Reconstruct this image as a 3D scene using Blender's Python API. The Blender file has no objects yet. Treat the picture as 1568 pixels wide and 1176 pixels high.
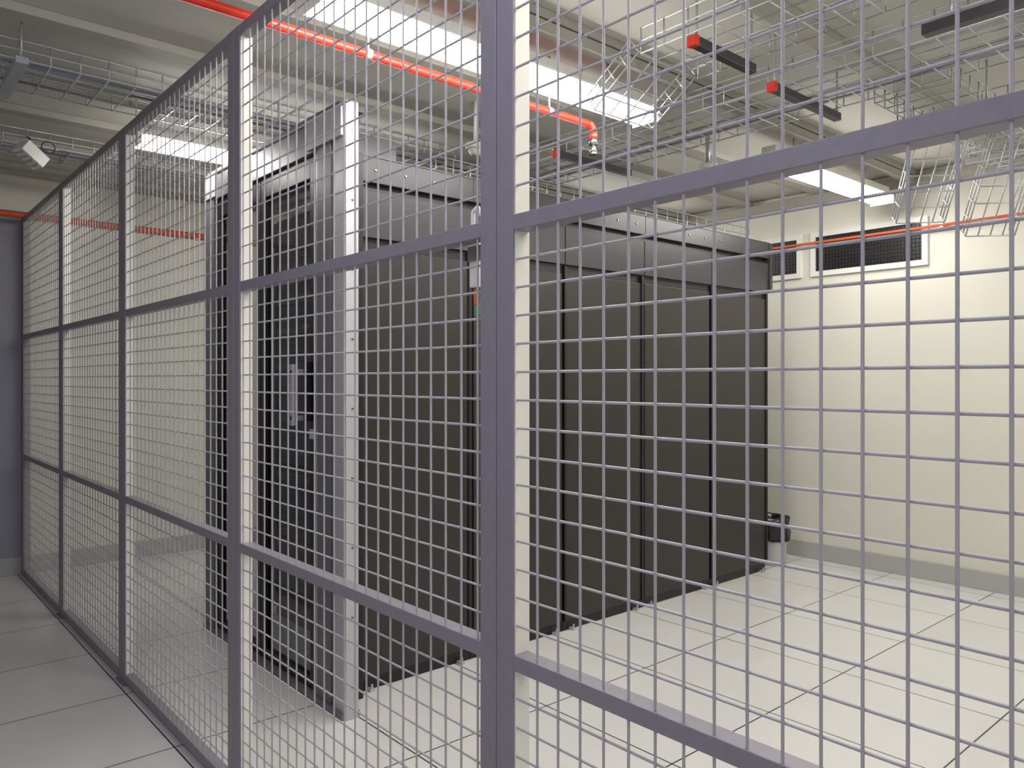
import bpy, math, random
from mathutils import Vector, Matrix
random.seed(4)
scene = bpy.context.scene
COL = scene.collection

# ---------------------------------------------------------------- materials
def mat(name, col, rough=0.5, metal=0.0, noise=0.0, nscale=20.0, bump=0.0, emit=None, estr=0.0, spec=0.5):
    m = bpy.data.materials.new(name); m.use_nodes = True
    nt = m.node_tree; b = nt.nodes['Principled BSDF']
    b.inputs['Base Color'].default_value = (*col, 1)
    b.inputs['Roughness'].default_value = rough
    b.inputs['Metallic'].default_value = metal
    b.inputs['Specular IOR Level'].default_value = spec
    if noise > 0 or bump > 0:
        tc = nt.nodes.new('ShaderNodeTexCoord')
        n = nt.nodes.new('ShaderNodeTexNoise'); n.inputs['Scale'].default_value = nscale
        n.inputs['Detail'].default_value = 4
        nt.links.new(tc.outputs['Object'], n.inputs['Vector'])
        if noise > 0:
            r = nt.nodes.new('ShaderNodeValToRGB')
            r.color_ramp.elements[0].position = 0.3; r.color_ramp.elements[1].position = 0.7
            r.color_ramp.elements[0].color = (*[c*(1-noise) for c in col], 1)
            r.color_ramp.elements[1].color = (*[min(1, c*(1+noise)) for c in col], 1)
            nt.links.new(n.outputs['Fac'], r.inputs['Fac'])
            nt.links.new(r.outputs['Color'], b.inputs['Base Color'])
        if bump > 0:
            bp = nt.nodes.new('ShaderNodeBump'); bp.inputs['Strength'].default_value = bump
            bp.inputs['Distance'].default_value = 0.002
            nt.links.new(n.outputs['Fac'], bp.inputs['Height'])
            nt.links.new(bp.outputs['Normal'], b.inputs['Normal'])
    if emit:
        b.inputs['Emission Color'].default_value = (*emit, 1)
        b.inputs['Emission Strength'].default_value = estr
    return m

M_wall = mat('wall_paint', (0.70, 0.685, 0.605), 0.6, noise=0.03, nscale=1.5, bump=0.1)
M_wallg = mat('corridor_wall_paint', (0.30, 0.30, 0.35), 0.55, noise=0.04, nscale=1.5)
M_ceil = mat('ceiling_paint', (0.50, 0.485, 0.435), 0.7, noise=0.04, nscale=2)
M_beam = mat('ceiling_beam_paint', (0.36, 0.345, 0.305), 0.6, noise=0.05, nscale=3)
M_base = mat('skirting_vinyl', (0.42, 0.43, 0.41), 0.4)
M_fence = mat('fence_paint', (0.225, 0.210, 0.235), 0.42, noise=0.05, nscale=60)
M_fcream = mat('fence_post_lit_side', (0.80, 0.78, 0.70), 0.45)  # pale cream puts the interior light on the post sides into the colour
M_wire = mat('fence_wire_paint', (0.40, 0.385, 0.40), 0.45)
M_black = mat('rack_black', (0.007, 0.007, 0.008), 0.4)
M_rack = mat('rack_panel', (0.024, 0.0212, 0.0195), 0.36, noise=0.04, nscale=300, bump=0.08)
M_rackg = mat('rack_grey', (0.045, 0.045, 0.048), 0.36, metal=0.2)
M_alu = mat('aluminium_profile', (0.50, 0.50, 0.52), 0.35, metal=0.4)
M_alud = mat('aluminium_dark', (0.16, 0.16, 0.17), 0.42, metal=0.3)
M_zinc = mat('zinc_wire', (0.48, 0.50, 0.52), 0.35, metal=0.5)
M_strut = mat('strut_dark', (0.04, 0.04, 0.045), 0.4)
M_red = mat('red_pipe_paint', (0.70, 0.035, 0.018), 0.35)
M_orange = mat('orange_pipe_paint', (0.70, 0.11, 0.04), 0.45)
M_white = mat('white_plastic', (0.75, 0.74, 0.70), 0.4)
M_screw = mat('screw_steel', (0.2, 0.2, 0.2), 0.3, metal=1)
M_bag = mat('bin_bag', (0.01, 0.01, 0.011), 0.22, noise=0.2, nscale=40, bump=0.6)
M_bin = mat('bin_plastic', (0.5, 0.5, 0.5), 0.4)
M_tube = mat('lamp_diffuser', (1, 1, 1), 0.4, emit=(1.0, 0.97, 0.91), estr=33)
M_tubec = mat('lamp_diffuser_cool', (1, 1, 1), 0.4, emit=(0.76, 0.77, 1.0), estr=25)
M_lampb = mat('lamp_body', (0.85, 0.84, 0.80), 0.35)
M_green = mat('tag_green', (0.05, 0.3, 0.12), 0.4)
M_cable = mat('cable_grey', (0.38, 0.40, 0.44), 0.5)
M_device = mat('rack_device', (0.10, 0.10, 0.11), 0.35, metal=0.5)
M_chrome = mat('chrome', (0.7, 0.7, 0.7), 0.2, metal=1)

# raised floor tiles
M_floor = bpy.data.materials.new('raised_floor_tiles'); M_floor.use_nodes = True
nt = M_floor.node_tree; b = nt.nodes['Principled BSDF']
tc = nt.nodes.new('ShaderNodeTexCoord'); mp = nt.nodes.new('ShaderNodeMapping')
mp.inputs['Location'].default_value = (0.33 + 3.0, -2.77 + 6.0, 0)
br = nt.nodes.new('ShaderNodeTexBrick'); br.offset = 0.0; br.squash = 1.0
br.inputs['Scale'].default_value = 1.0; br.inputs['Brick Width'].default_value = 0.6
br.inputs['Row Height'].default_value = 0.6; br.inputs['Mortar Size'].default_value = 0.0028
br.inputs['Mortar Smooth'].default_value = 0.0; br.inputs['Bias'].default_value = 0
br.inputs['Color1'].default_value = (0.65, 0.64, 0.62, 1)
br.inputs['Color2'].default_value = (0.69, 0.68, 0.66, 1)
br.inputs['Mortar'].default_value = (0.02, 0.019, 0.018, 1)
nz = nt.nodes.new('ShaderNodeTexNoise'); nz.inputs['Scale'].default_value = 3; nz.inputs['Detail'].default_value = 6
mx = nt.nodes.new('ShaderNodeMixRGB'); mx.blend_type = 'MULTIPLY'; mx.inputs['Fac'].default_value = 0.12
nt.links.new(tc.outputs['Object'], mp.inputs['Vector']); nt.links.new(mp.outputs['Vector'], br.inputs['Vector'])
nt.links.new(tc.outputs['Object'], nz.inputs['Vector'])
nt.links.new(br.outputs['Color'], mx.inputs['Color1']); nt.links.new(nz.outputs['Fac'], mx.inputs['Color2'])
nt.links.new(mx.outputs['Color'], b.inputs['Base Color'])
b.inputs['Roughness'].default_value = 0.28

# glass
M_glass = bpy.data.materials.new('door_glass'); M_glass.use_nodes = True
nt = M_glass.node_tree; nt.nodes.clear()
o = nt.nodes.new('ShaderNodeOutputMaterial'); ms = nt.nodes.new('ShaderNodeMixShader')
tr = nt.nodes.new('ShaderNodeBsdfTransparent'); tr.inputs['Color'].default_value = (0.75, 0.77, 0.78, 1)
gl = nt.nodes.new('ShaderNodeBsdfGlossy'); gl.inputs['Roughness'].default_value = 0.03
ms.inputs['Fac'].default_value = 0.12
nt.links.new(tr.outputs[0], ms.inputs[1]); nt.links.new(gl.outputs[0], ms.inputs[2]); nt.links.new(ms.outputs[0], o.inputs['Surface'])

# perforated door
M_perf = bpy.data.materials.new('perforated_steel'); M_perf.use_nodes = True
nt = M_perf.node_tree; b = nt.nodes['Principled BSDF']
tc = nt.nodes.new('ShaderNodeTexCoord'); vo = nt.nodes.new('ShaderNodeTexVoronoi')
vo.inputs['Scale'].default_value = 90; vo.inputs['Randomness'].default_value = 0
rp = nt.nodes.new('ShaderNodeValToRGB'); rp.color_ramp.elements[0].position = 0.3; rp.color_ramp.elements[1].position = 0.4
rp.color_ramp.elements[0].color = (0.004, 0.004, 0.004, 1); rp.color_ramp.elements[1].color = (0.04, 0.04, 0.042, 1)
nt.links.new(tc.outputs['Object'], vo.inputs['Vector']); nt.links.new(vo.outputs['Distance'], rp.inputs['Fac'])
nt.links.new(rp.outputs['Color'], b.inputs['Base Color']); b.inputs['Roughness'].default_value = 0.45

# ---------------------------------------------------------------- mesh builder
class MB:
    def __init__(s): s.v = []; s.f = []; s.mi = []; s.mats = []; s.sm = []
    def _m(s, m):
        if m not in s.mats: s.mats.append(m)
        return s.mats.index(m)
    def box(s, x0, x1, y0, y1, z0, z1, m, M=None, bev=0.0):
        k = s._m(m); i = len(s.v)
        P = [(x0,y0,z0),(x1,y0,z0),(x1,y1,z0),(x0,y1,z0),(x0,y0,z1),(x1,y0,z1),(x1,y1,z1),(x0,y1,z1)]
        if M: P = [tuple(M @ Vector(p)) for p in P]
        s.v += P
        for q in ((0,3,2,1),(4,5,6,7),(0,1,5,4),(1,2,6,5),(2,3,7,6),(3,0,4,7)):
            s.f.append(tuple(i+a for a in q)); s.mi.append(k); s.sm.append(False)
        return s
    def cyl(s, a, b, r, m, n=8, r2=None, M=None, caps=True):
        k = s._m(m); a = Vector(a); b = Vector(b)
        if M: a = M @ a; b = M @ b
        r2 = r if r2 is None else r2
        d = (b-a).normalized(); u = d.orthogonal().normalized(); w = d.cross(u); i = len(s.v)
        for p, rr in ((a, r), (b, r2)):
            for j in range(n):
                t = 2*math.pi*j/n; s.v.append(tuple(p + (u*math.cos(t)+w*math.sin(t))*rr))
        for j in range(n):
            s.f.append((i+j, i+(j+1)%n, i+n+(j+1)%n, i+n+j)); s.mi.append(k); s.sm.append(True)
        if caps:
            s.f.append(tuple(i+j for j in reversed(range(n)))); s.mi.append(k); s.sm.append(False)
            s.f.append(tuple(i+n+j for j in range(n))); s.mi.append(k); s.sm.append(False)
        return s
    def path(s, pts, r, m, n=8, M=None):
        for a, b in zip(pts, pts[1:]): s.cyl(a, b, r, m, n, M=M)
        return s
    def build(s, name, parent=None, bevel=0.0):
        me = bpy.data.meshes.new(name); me.from_pydata(s.v, [], s.f)
        for m in s.mats: me.materials.append(m)
        for p, k, sm in zip(me.polygons, s.mi, s.sm): p.material_index = k; p.use_smooth = sm
        me.update(); ob = bpy.data.objects.new(name, me); COL.objects.link(ob)
        if parent: ob.parent = parent
        if bevel > 0:
            bm = ob.modifiers.new('bevel', 'BEVEL'); bm.width = bevel; bm.segments = 2; bm.limit_method = 'ANGLE'
        return ob
def empty(name):
    e = bpy.data.objects.new(name, None); COL.objects.link(e); return e

# ---------------------------------------------------------------- room shell
X0, X1, Y0, Y1, ZC = -1.7, 5.2, -2.2, 5.9, 2.60
MB().box(X0-.1, X1+.1, Y0-.1, Y1+.1, -0.1, 0, M_floor).build('floor')
MB().box(X0-.1, X1+.1, Y0-.1, Y1+.1, ZC, ZC+.1, M_ceil).build('ceiling')
MB().box(X1, X1+.1, Y0-.1, Y1+.1, 0, ZC, M_wall).build('wall_east')
MB().box(X0-.1, X0, Y0-.1, Y1+.1, 0, ZC, M_wall).build('wall_west')
wn = MB().box(.905, X1, Y1, Y1+.1, 0, ZC, M_wall)
wn.box(X0, .905, Y1, Y1+.1, 2.31, ZC, M_wall); wn.box(X0, .905, Y1, Y1+.1, 0, 2.31, M_wallg)
wn.build('wall_north')
MB().box(X0, X1, Y0-.1, Y0, 0, ZC, M_wall).build('wall_south')
MB().box(X1-.012, X1, Y0, Y1-.012, 0, .115, M_base).build('baseboard_east', bevel=.003)
MB().box(X0, X1, Y1-.012, Y1, 0, .115, M_base).build('baseboard_north', bevel=.003)
MB().box(X0, X0+.012, Y0, Y1-.012, 0, .115, M_base).build('baseboard_west')
k = 1
y = Y1 - 0.25
while y > Y0:
    MB().box(X0, X1, y-.09, y, ZC-.035, ZC, M_beam).build('trim_%d' % k, bevel=.004); k += 1
    y -= 0.593
MB().box(X1-.06, X1, Y0, Y1, ZC-.10, ZC-.035, M_beam).build('trim_%d' % k, bevel=.004)

# ---------------------------------------------------------------- security fence
FX = 0.89; FH = 2.32
fence = empty('security_mesh_fence')
posts = [5.862, 4.70, 3.51, 2.293, 1.064, -0.20, -1.42]
mb = MB()
for i, py in enumerate(posts):
    if i == 0:
        mb.box(FX, FX+.04, py-.045, Y1, 0, FH, M_fence); continue
    for a, c in ((py+.0008, py+.046), (py-.046, py-.0008)):
        mb.box(FX, FX+.005, a, c, 0, FH, M_fence)
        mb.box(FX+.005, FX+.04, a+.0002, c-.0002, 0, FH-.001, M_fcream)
    mb.box(FX-.012, FX+.052, py-.06, py+.06, 0, .006, M_fence)
mb.build('posts', fence, bevel=.0015)
mb = MB()
for a, c in zip(posts, posts[1:]):
    ya, yc = a-.0455, c+.0465
    for z0, z1 in ((0.012, .045), (.757, .785), (1.531, 1.559), (FH-.032, FH)):
        mb.box(FX+.001, FX+.036, yc, ya, z0, z1, M_fence)
mb.build('rails', fence, bevel=.0015)
mb = MB()
CS = 0.0504
for a, c in zip(posts, posts[1:]):
    ya, yc = a-.0455, c+.0465
    n = int((ya-yc)/CS); off = ((ya-yc) - n*CS)/2
    for j in range(n+1):
        yy = yc + off + j*CS
        if yy - yc < .01 or ya - yy < .01: continue
        mb.cyl((FX+.006, yy, .03), (FX+.006, yy, FH-.01), .0023, M_wire, 8, caps=False)
    for z0, z1 in ((.045, .757), (.785, 1.531), (1.559, FH-.032)):
        m_ = round((z1-z0)/CS)
        for j in range(1, m_):
            zz = z0 + (z1-z0)*j/m_
            mb.cyl((FX+.010, yc, zz), (FX+.010, ya, zz), .0023, M_wire, 8, caps=False)
mb.build('welded_wire_mesh', fence)
# door lock / magnetic contact behind the closing post, with tagged cable loop
mb = MB()
mb.box(FX+.040, FX+.052, 1.09, 1.20, 1.50, 1.53, M_fence)
mb.box(FX+.045, FX+.072, 1.178, 1.20, 1.45, 1.535, M_white)
lp = [(FX+.06, 1.19, 1.535), (FX+.058, 1.205, 1.57), (FX+.055, 1.20, 1.60), (FX+.05, 1.18, 1.605), (FX+.045, 1.155, 1.58), (FX+.042, 1.12, 1.575)]
mb.path(lp, .005, M_white, 10)
mb.cyl((FX+.06, 1.183, 1.45), (FX+.06, 1.183, 1.425), .007, M_green, 10)
mb.cyl((FX+.06, 1.195, 1.45), (FX+.06, 1.195, 1.415), .007, M_orange, 10)
mb.box(FX+.055, FX+.066, 1.18, 1.20, 1.395, 1.415, M_green)
mb.build('lock_unit', fence, bevel=.002)

# ---------------------------------------------------------------- server racks (backs in a row)
seams = [1.57, 2.15, 2.74, 3.36, 4.00, 4.64]
RY = 2.74
for i, (a, c) in enumerate(zip(seams, seams[1:])):
    mb = MB(); bx = 1.82 if i == 0 else a+.001
    c2 = c-.001
    mb.box(bx, c2, RY+.03, 3.38, .045, 2.10, M_black)              # carcass
    if i == 0: mb.box(a, bx, RY+.03, RY+.06, .045, 2.15, M_black)
    mb.box(a+.002, c2, RY+.02, RY+.05, 0, .05, M_black)            # plinth
    mb.box(a+.014, c-.014, RY+.005, RY+.03, .055, 1.80, M_rack)    # panel
    mb.box(a+.001, c2, RY+.015, RY+.03, 1.80, 1.85, M_black)
    mb.box(a+.003, c-.003, RY-.005, RY+.04, 1.845, 2.035, M_rackg)
    mb.box(a+.001, c2, RY+.018, RY+.04, 2.035, 2.068, M_black)
    mb.box(a+.001, c2, RY-.012, RY+.05, 2.068, 2.17, M_rackg)
    mb.box(a+.001, c2, RY-.016, RY+.06, 2.17, 2.175, M_alud)
    if i % 2 == 0:
        mb.box(c-.020, c2, RY-.003, RY+.03, .05, 1.84, M_black)
        if i > 0: mb.box(a+.001, a+.016, RY+.0, RY+.03, .05, 1.84, M_black)
    for q in range(4):
        xx = a + (c-a)*(q+.5)/4
        mb.cyl((xx, RY-.016, 2.12), (xx, RY-.011, 2.12), .006, M_screw, 8)
    for xx in (a+.06, c-.06):
        mb.box(xx-.012, xx+.012, RY-.012, RY+.02, 0, .012, M_alu)
        mb.cyl((xx, RY-.004, .01), (xx, RY-.004, .03), .005, M_alu, 8)
    if i == 4:
        mb.box(c+.0, c+.03, RY-.02, 3.38, 1.845, 2.17, M_rackg)
        mb.box(c+.0, c+.012, RY+.005, 3.38, .05, 1.84, M_black)
    mb.build('server_rack', bevel=.0015)

mb = MB()
mb.box(1.83, 4.64, 3.40, 4.00, .0, 2.10, M_black)
for q in range(5): mb.box(1.83+q*.56, 1.84+q*.56, 4.0, 4.01, .05, 2.08, M_alud)
mb.build('server_rack_row')
mb = MB()
mb.box(1.785, 1.815, 2.82, 3.985, .0, 2.12, M_black)
for ya in (2.84, 3.42):
    yb = ya+.54
    mb.box(1.765, 1.785, ya, yb, .08, 2.08, M_perf)
    mb.box(1.755, 1.785, ya, ya+.03, .06, 2.10, M_black); mb.box(1.755, 1.785, yb-.03, yb, .06, 2.10, M_black)
    for z in (.4, .75, 1.05, 1.32, 1.5, 1.66, 1.84):
        mb.box(1.752, 1.766, ya+.05, yb-.05, z, z+.035, M_device)
    for z in (1.52, 1.68): mb.box(1.748, 1.753, ya+.08, ya+.2, z+.008, z+.022, M_red)
mb.build('equipment_cabinet')

# ---------------------------------------------------------------- aisle containment portal
P = empty('aisle_containment_door')
mb = MB()
mb.box(1.415, 1.468, 2.56, 2.646, 0, 2.31, M_alu)
mb.box(1.43, 1.46, 2.646, 2.68, 0, 2.29, M_black)
mb.box(1.415, 1.47, 2.68, 2.79, 0, 2.29, M_alud)
mb.box(1.425, 1.46, 2.79, 2.82, 0, 2.29, M_alu)
mb.box(1.47, 1.57, 2.70, 2.76, 0.0, 2.17, M_black)
mb.box(1.415, 1.47, 3.90, 3.94, 0, 2.29, M_alud)
mb.box(1.415, 1.47, 3.94, 4.02, 0, 2.31, M_alud)
for j in range(9):
    z = .12 + j*.26
    mb.cyl((1.442, 2.5605, z), (1.442, 2.557, z), .005, M_screw, 10)
mb.build('frame_posts', P, bevel=.002)
mb = MB()
mb.box(1.415, 1.80, 2.82, 3.90, 2.17, 2.29, M_alud)
mb.box(1.41, 1.52, 2.60, 3.98, 2.29, 2.315, M_alud)
mb.box(1.405, 1.416, 2.58, 2.86, 2.18, 2.30, M_alu)
mb.box(1.405, 1.416, 3.86, 4.0, 2.18, 2.30, M_alu)
mb.build('header', P, bevel=.002)
MB().box(1.40, 1.48, 2.57, 4.01, 0, .022, M_alud).build('threshold', P, bevel=.002)
for n_, (ya, yb) in enumerate(((2.83, 3.36), (3.365, 3.895))):
    mb = MB()
    mb.box(1.43, 1.46, ya, ya+.05, .025, 2.165, M_black); mb.box(1.43, 1.46, yb-.05, yb, .025, 2.165, M_black)
    mb.box(1.43, 1.46, ya+.05, yb-.05, .025, .07, M_black); mb.box(1.43, 1.46, ya+.05, yb-.05, 2.08, 2.165, M_black)
    mb.build('leaf_frame_%d' % (n_+1), P, bevel=.002)
    MB().box(1.442, 1.448, ya+.05, yb-.05, .07, 2.08, M_glass).build('leaf_glass_%d' % (n_+1), P)
mb = MB()
mb.box(1.40, 1.43, 2.86, 2.88, 1.1, 1.34, M_black)
mb.box(1.385, 1.40, 2.945, 2.975, 1.08, 1.33, M_alu)
mb.box(1.385, 1.445, 2.95, 2.97, 1.10, 1.12, M_alu); mb.box(1.385, 1.445, 2.95, 2.97, 1.29, 1.31, M_alu)
mb.box(1.425, 1.431, 2.84, 2.88, 1.03, 1.07, M_alu)
mb.build('pull_handle', P, bevel=.003)

# ---------------------------------------------------------------- ceiling lamps
def lamp(x0, x1, yc, z, tube):
    mb = MB()
    mb.box(x0, x1, yc-.04, yc+.04, z+.05, z+.10, M_lampb)
    mb.box(x0, x1, yc-.072, yc+.072, z+.042, z+.05, M_lampb)
    k_ = mb._m(tube); i = len(mb.v)
    prof = [(-.068, .042), (-.064, .015), (-.048, 0), (.048, 0), (.064, .015), (.068, .042)]
    for x in (x0+.012, x1-.012):
        for (dy, dz) in prof: mb.v.append((x, yc+dy, z+dz))
    for j in range(5):
        mb.f.append((i+j, i+j+1, i+7+j, i+6+j)); mb.mi.append(k_); mb.sm.append(False)
    for xa, xb in ((x0, x0+.012), (x1-.012, x1)):
        mb.box(xa, xb, yc-.071, yc+.071, z-.004, z+.046, M_lampb)
    for xx in (x0+.25, x1-.25):
        mb.cyl((xx, yc, z+.10), (xx, yc, ZC), .005, M_zinc, 8)
        mb.box(xx-.02, xx+.02, yc-.035, yc+.035, z+.098, z+.106, M_zinc)
    mb.build('fluorescent_ceiling_lamp')
for yy in (2.12, 3.90, 0.34):
    lamp(1.04, 2.62, yy, 2.37, M_tube); lamp(3.60, 4.94, yy, 2.37, M_tube)
lamp(-1.0, 0.55, -.9, 2.40, M_tubec); lamp(-1.0, 0.55, 1.2, 2.40, M_tubec)

for yy in (2.02, 3.80):
    mb = MB(); mb.box(1.0, 5.13, yy-.02, yy+.02, ZC-.085, ZC-.045, M_beam)
    for xx in (1.2, 2.2, 3.2, 4.2, 5.0): mb.cyl((xx, yy, ZC-.05), (xx, yy, ZC), .006, M_zinc)
    mb.build('mounting_rail')

# ---------------------------------------------------------------- sprinkler pipe
mb = MB()
PY, PZ = 2.29, 2.372
mb.cyl((-1.6, PY, PZ), (2.43, PY, PZ), .0155, M_red, 16)
pts = [(2.43, PY, PZ)] + [(2.43+.035*math.sin(t), PY, PZ-.035+.035*math.cos(t)) for t in [math.pi/2*i/6 for i in range(1, 7)]]
mb.path(pts, .0175, M_red, 16)
mb.cyl((2.465, PY, PZ-.035), (2.465, PY, PZ-.06), .018, M_red, 16)
mb.cyl((2.465, PY, PZ-.06), (2.465, PY, PZ-.085), .019, M_chrome, 14)
mb.cyl((2.465, PY, PZ-.085), (2.465, PY, PZ-.125), .012, M_chrome, 14, r2=.017)
mb.cyl((2.465, PY, PZ-.125), (2.465, PY, PZ-.128), .022, M_chrome, 14)
for xx in (-.9, .4, 1.35, 2.2):
    mb.cyl((xx, PY, PZ), (xx, PY, ZC), .004, M_zinc); mb.cyl((xx-.01, PY, PZ), (xx+.01, PY, PZ), .0185, M_zinc, 14)
mb.build('sprinkler_pipe')
mb = MB(); mb.cyl((-1.65, 5.85, 2.335), (5.1, 5.85, 2.335), .02, M_orange, 14)
for xx in (-1, 0.5, 2, 3.5, 4.8): mb.box(xx-.012, xx+.012, 5.845, Y1, 2.31, 2.36, M_zinc)
mb.build('red_wall_pipe')
mb = MB(); mb.cyl((5.14, -1, 2.225), (5.14, 5.78, 2.225), .009, M_orange, 12)
for yy in (0, 1.2, 1.85, 3.4, 4.6): mb.box(5.135, X1, yy-.01, yy+.01, 2.212, 2.238, M_zinc)
mb.build('orange_conduit')

# ---------------------------------------------------------------- wall vents
def vent(y0, y1, z0, z1):
    mb = MB(); t = .035; xf = X1-.02
    mb.box(X1-.006, X1-.001, y0, y1, z0, z1, M_black)
    mb.box(xf, X1, y0-t, y1+t, z0-t, z0, M_white); mb.box(xf, X1, y0-t, y1+t, z1, z1+t, M_white)
    mb.box(xf, X1, y0-t, y0, z0, z1, M_white); mb.box(xf, X1, y1, y1+t, z0, z1, M_white)
    n = int((y1-y0)/.022)
    for j in range(1, n): mb.box(xf+.004, xf+.008, y0+j*(y1-y0)/n-.001, y0+j*(y1-y0)/n+.001, z0, z1, M_strut)
    n = int((z1-z0)/.022)
    for j in range(1, n): mb.box(xf+.002, xf+.006, y0, y1, z0+j*(z1-z0)/n-.001, z0+j*(z1-z0)/n+.001, M_strut)
    mb.build('wall_ventilation_grille')
vent(1.98, 2.69, 2.03, 2.27); vent(2.83, 3.50, 2.03, 2.27)

# ---------------------------------------------------------------- wire basket cable trays
def tray(L, W, H, M, name='wire_cable_tray', hang=(), cables=0, pitch=.1, r=.003):
    mb = MB()
    for j in range(5): mb.cyl((0, -W/2+W*j/4, 0), (L, -W/2+W*j/4, 0), r, M_zinc, 6, M=M)
    for sgn in (-1, 1):
        for z in (H*.5, H): mb.cyl((0, sgn*W/2, z), (L, sgn*W/2, z), r, M_zinc, 6, M=M)
    n = int(L/pitch)
    for j in range(n+1):
        x = j*L/n
        mb.path([(x, -W/2, H), (x, -W/2, -r), (x, W/2, -r), (x, W/2, H)], r, M_zinc, 6, M=M)
    for q in range(cables):
        yy = random.uniform(-W/2+.03, W/2-.03)
        pts = [(L*t/8, yy+random.uniform(-.01, .01), .008+random.uniform(0, .02)) for t in range(9)]
        mb.path(pts, .006, M_cable, 6, M=M)
    for x in hang:
        mb.box(x-.02, x+.02, -W/2-.05, W/2+.05, -.03, -.006, M_zinc, M)
        for sgn in (-1, 1):
            q = M @ Vector((x, sgn*(W/2+.03), -.02)); mb.cyl(q, (q.x, q.y, ZC), .004, M_zinc, 6)
    return mb.build(name)
def T(x, y, z, rz=0, ry=0, rx=0):
    return Matrix.Translation((x, y, z)) @ Matrix.Rotation(math.radians(rz), 4, 'Z') @ Matrix.Rotation(math.radians(ry), 4, 'Y') @ Matrix.Rotation(math.radians(rx), 4, 'X')
tray(3.9, .37, .07, T(-1.4, 3.52, 2.45), hang=(.6, 1.9, 3.3), cables=6)
tray(3.0, .30, .07, T(-1.4, 4.62, 2.44), hang=(.6, 1.9), cables=3)
tray(4.6, .42, .09, T(2.98, 0.2, 2.42, 90), cables=3)
tray(1.6, .34, .09, T(2.30, 0.15, 2.42, 90), cables=0)
tray(2.6, .28, .09, T(2.05, 3.02, 2.20))
tray(1.7, .3, .08, T(3.3, 1.30, 2.44), hang=(.3, 1.2))
tray(1.3, .3, .08, T(3.95, 1.5, 2.46, -90))
tray(.52, .24, .07, T(4.02, 1.42, 2.50, 42, 52), pitch=.08, r=.0035)
tray(.54, .24, .07, T(4.28, 1.18, 2.46, 42, 55), pitch=.08, r=.0035)
tray(.26, .34, .07, T(2.30, 1.76, 2.43, 90, 35), pitch=.06)
for (xa, xb, yy, z) in ((2.12, 2.49, 1.53, 2.39), (2.68, 3.22, 1.57, 2.39), (2.67, 3.24, 2.74, 2.39), (2.68, 3.22, .55, 2.39)):
    mb = MB()
    mb.box(xa+.022, xb, yy-.016, yy+.016, z-.016, z+.016, M_strut)
    mb.box(xa, xa+.022, yy-.018, yy+.018, z-.018, z+.018, M_red)
    for xx in (xa+.03, xb-.008): mb.cyl((xx, yy, z), (xx, yy, ZC), .005, M_zinc)
    mb.build('tray_support_strut', bevel=.002)
mb = MB(); mb.box(2.56, 2.60, 0.0, .98, 2.35, 2.385, M_strut)
for yy in (.1, .5, .9): mb.cyl((2.58, yy, 2.38), (2.58, yy, ZC), .005, M_zinc)
mb.build('ceiling_mounting_channel', bevel=.002)

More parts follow.
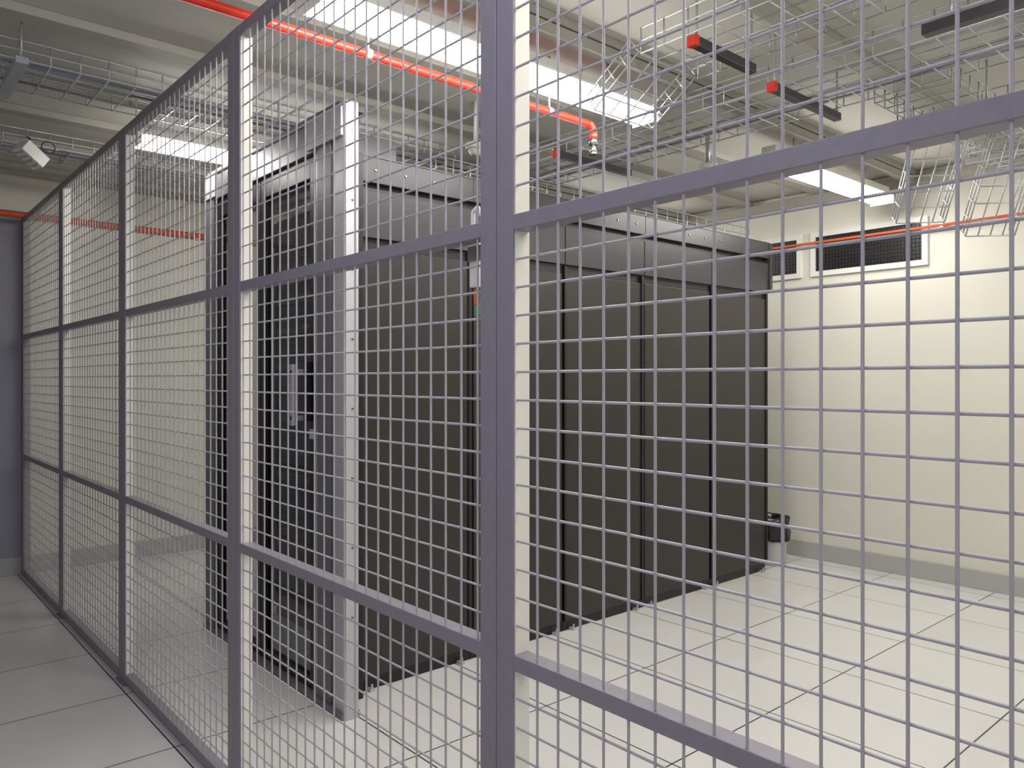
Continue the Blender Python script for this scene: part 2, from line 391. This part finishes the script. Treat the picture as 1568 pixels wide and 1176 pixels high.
# ---------------------------------------------------------------- small ceiling devices
mb = MB()
mb.cyl((3.5, 2.42, ZC), (3.5, 2.42, 2.42), .012, M_zinc, 12); mb.cyl((3.5, 2.42, 2.42), (3.5, 2.42, 2.395), .05, M_white, 24)
mb.cyl((3.5, 2.42, 2.395), (3.5, 2.42, 2.375), .045, M_alu, 24, r2=.03); mb.build('smoke_detector')
mb = MB()
mb.cyl((2.3, 2.9, ZC), (2.3, 2.9, 2.40), .012, M_white, 12); mb.cyl((2.3, 2.9, 2.40), (2.3, 2.9, 2.37), .05, M_white, 24)
mb.cyl((2.3, 2.9, 2.37), (2.3, 2.9, 2.34), .04, M_white, 24, r2=.025); mb.build('smoke_detector')
mb = MB()
D = T(.70, 4.36, 2.36, 20, 35)
mb.box(-.06, .06, -.045, .045, -.03, .03, M_white, D)
for j in range(4): mb.box(-.05+j*.028, -.04+j*.028, -.04, .04, -.036, -.03, M_cable, D)
mb.path([(.70, 4.36, 2.38), (.70, 4.40, 2.45), (.70, 4.46, 2.47)], .006, M_strut)
mb.path([(.78+.03*math.cos(t), 4.40, 2.42+.03*math.sin(t)) for t in [i*math.pi/6 for i in range(13)]], .003, M_strut)
mb.build('floodlight', bevel=.004)

# ---------------------------------------------------------------- waste bin with bag
mb = MB(); cx, cy = 4.86, 2.85; n = 28
rings = [(0, .095, M_bin), (.01, .10, M_bin), (.15, .112, M_bin), (.19, .116, M_bin), (.17, .126, M_bag), (.21, .13, M_bag), (.27, .128, M_bag), (.32, .125, M_bag), (.325, .11, M_bag), (.26, .105, M_bag), (.06, .09, M_bag)]
for (z, r, m) in rings:
    for j in range(n):
        t = 2*math.pi*j/n
        rr = r + (random.uniform(-.007, .009) if m is M_bag else 0)
        mb.v.append((cx+rr*math.cos(t), cy+rr*math.sin(t), z + (random.uniform(-.008, .008) if m is M_bag else 0)))
for q in range(len(rings)-1):
    for j in range(n):
        mb.f.append((q*n+j, q*n+(j+1)%n, (q+1)*n+(j+1)%n, (q+1)*n+j)); mb.mi.append(mb._m(rings[q+1][2])); mb.sm.append(True)
mb.f.append(tuple(reversed(range(n)))); mb.mi.append(mb._m(M_bin)); mb.sm.append(False)
mb.build('waste_bin')

# ---------------------------------------------------------------- world, camera
w = bpy.data.worlds.new('World'); scene.world = w; w.use_nodes = True
w.node_tree.nodes['Background'].inputs[0].default_value = (0.6, 0.6, 0.65, 1)
w.node_tree.nodes['Background'].inputs[1].default_value = 0.05
cam = bpy.data.cameras.new('camera'); co = bpy.data.objects.new('camera', cam); COL.objects.link(co)
co.location = (0, 0, 1.269); co.rotation_euler = (math.radians(90), 0, math.radians(-41.09))
cam.sensor_width = 36; cam.lens = 36*1180/1568; cam.shift_y = -7/1568; cam.clip_start = .02
scene.camera = co
scene.view_settings.view_transform = 'Standard'
scene.view_settings.look = 'None'
scene.view_settings.exposure = 0.0
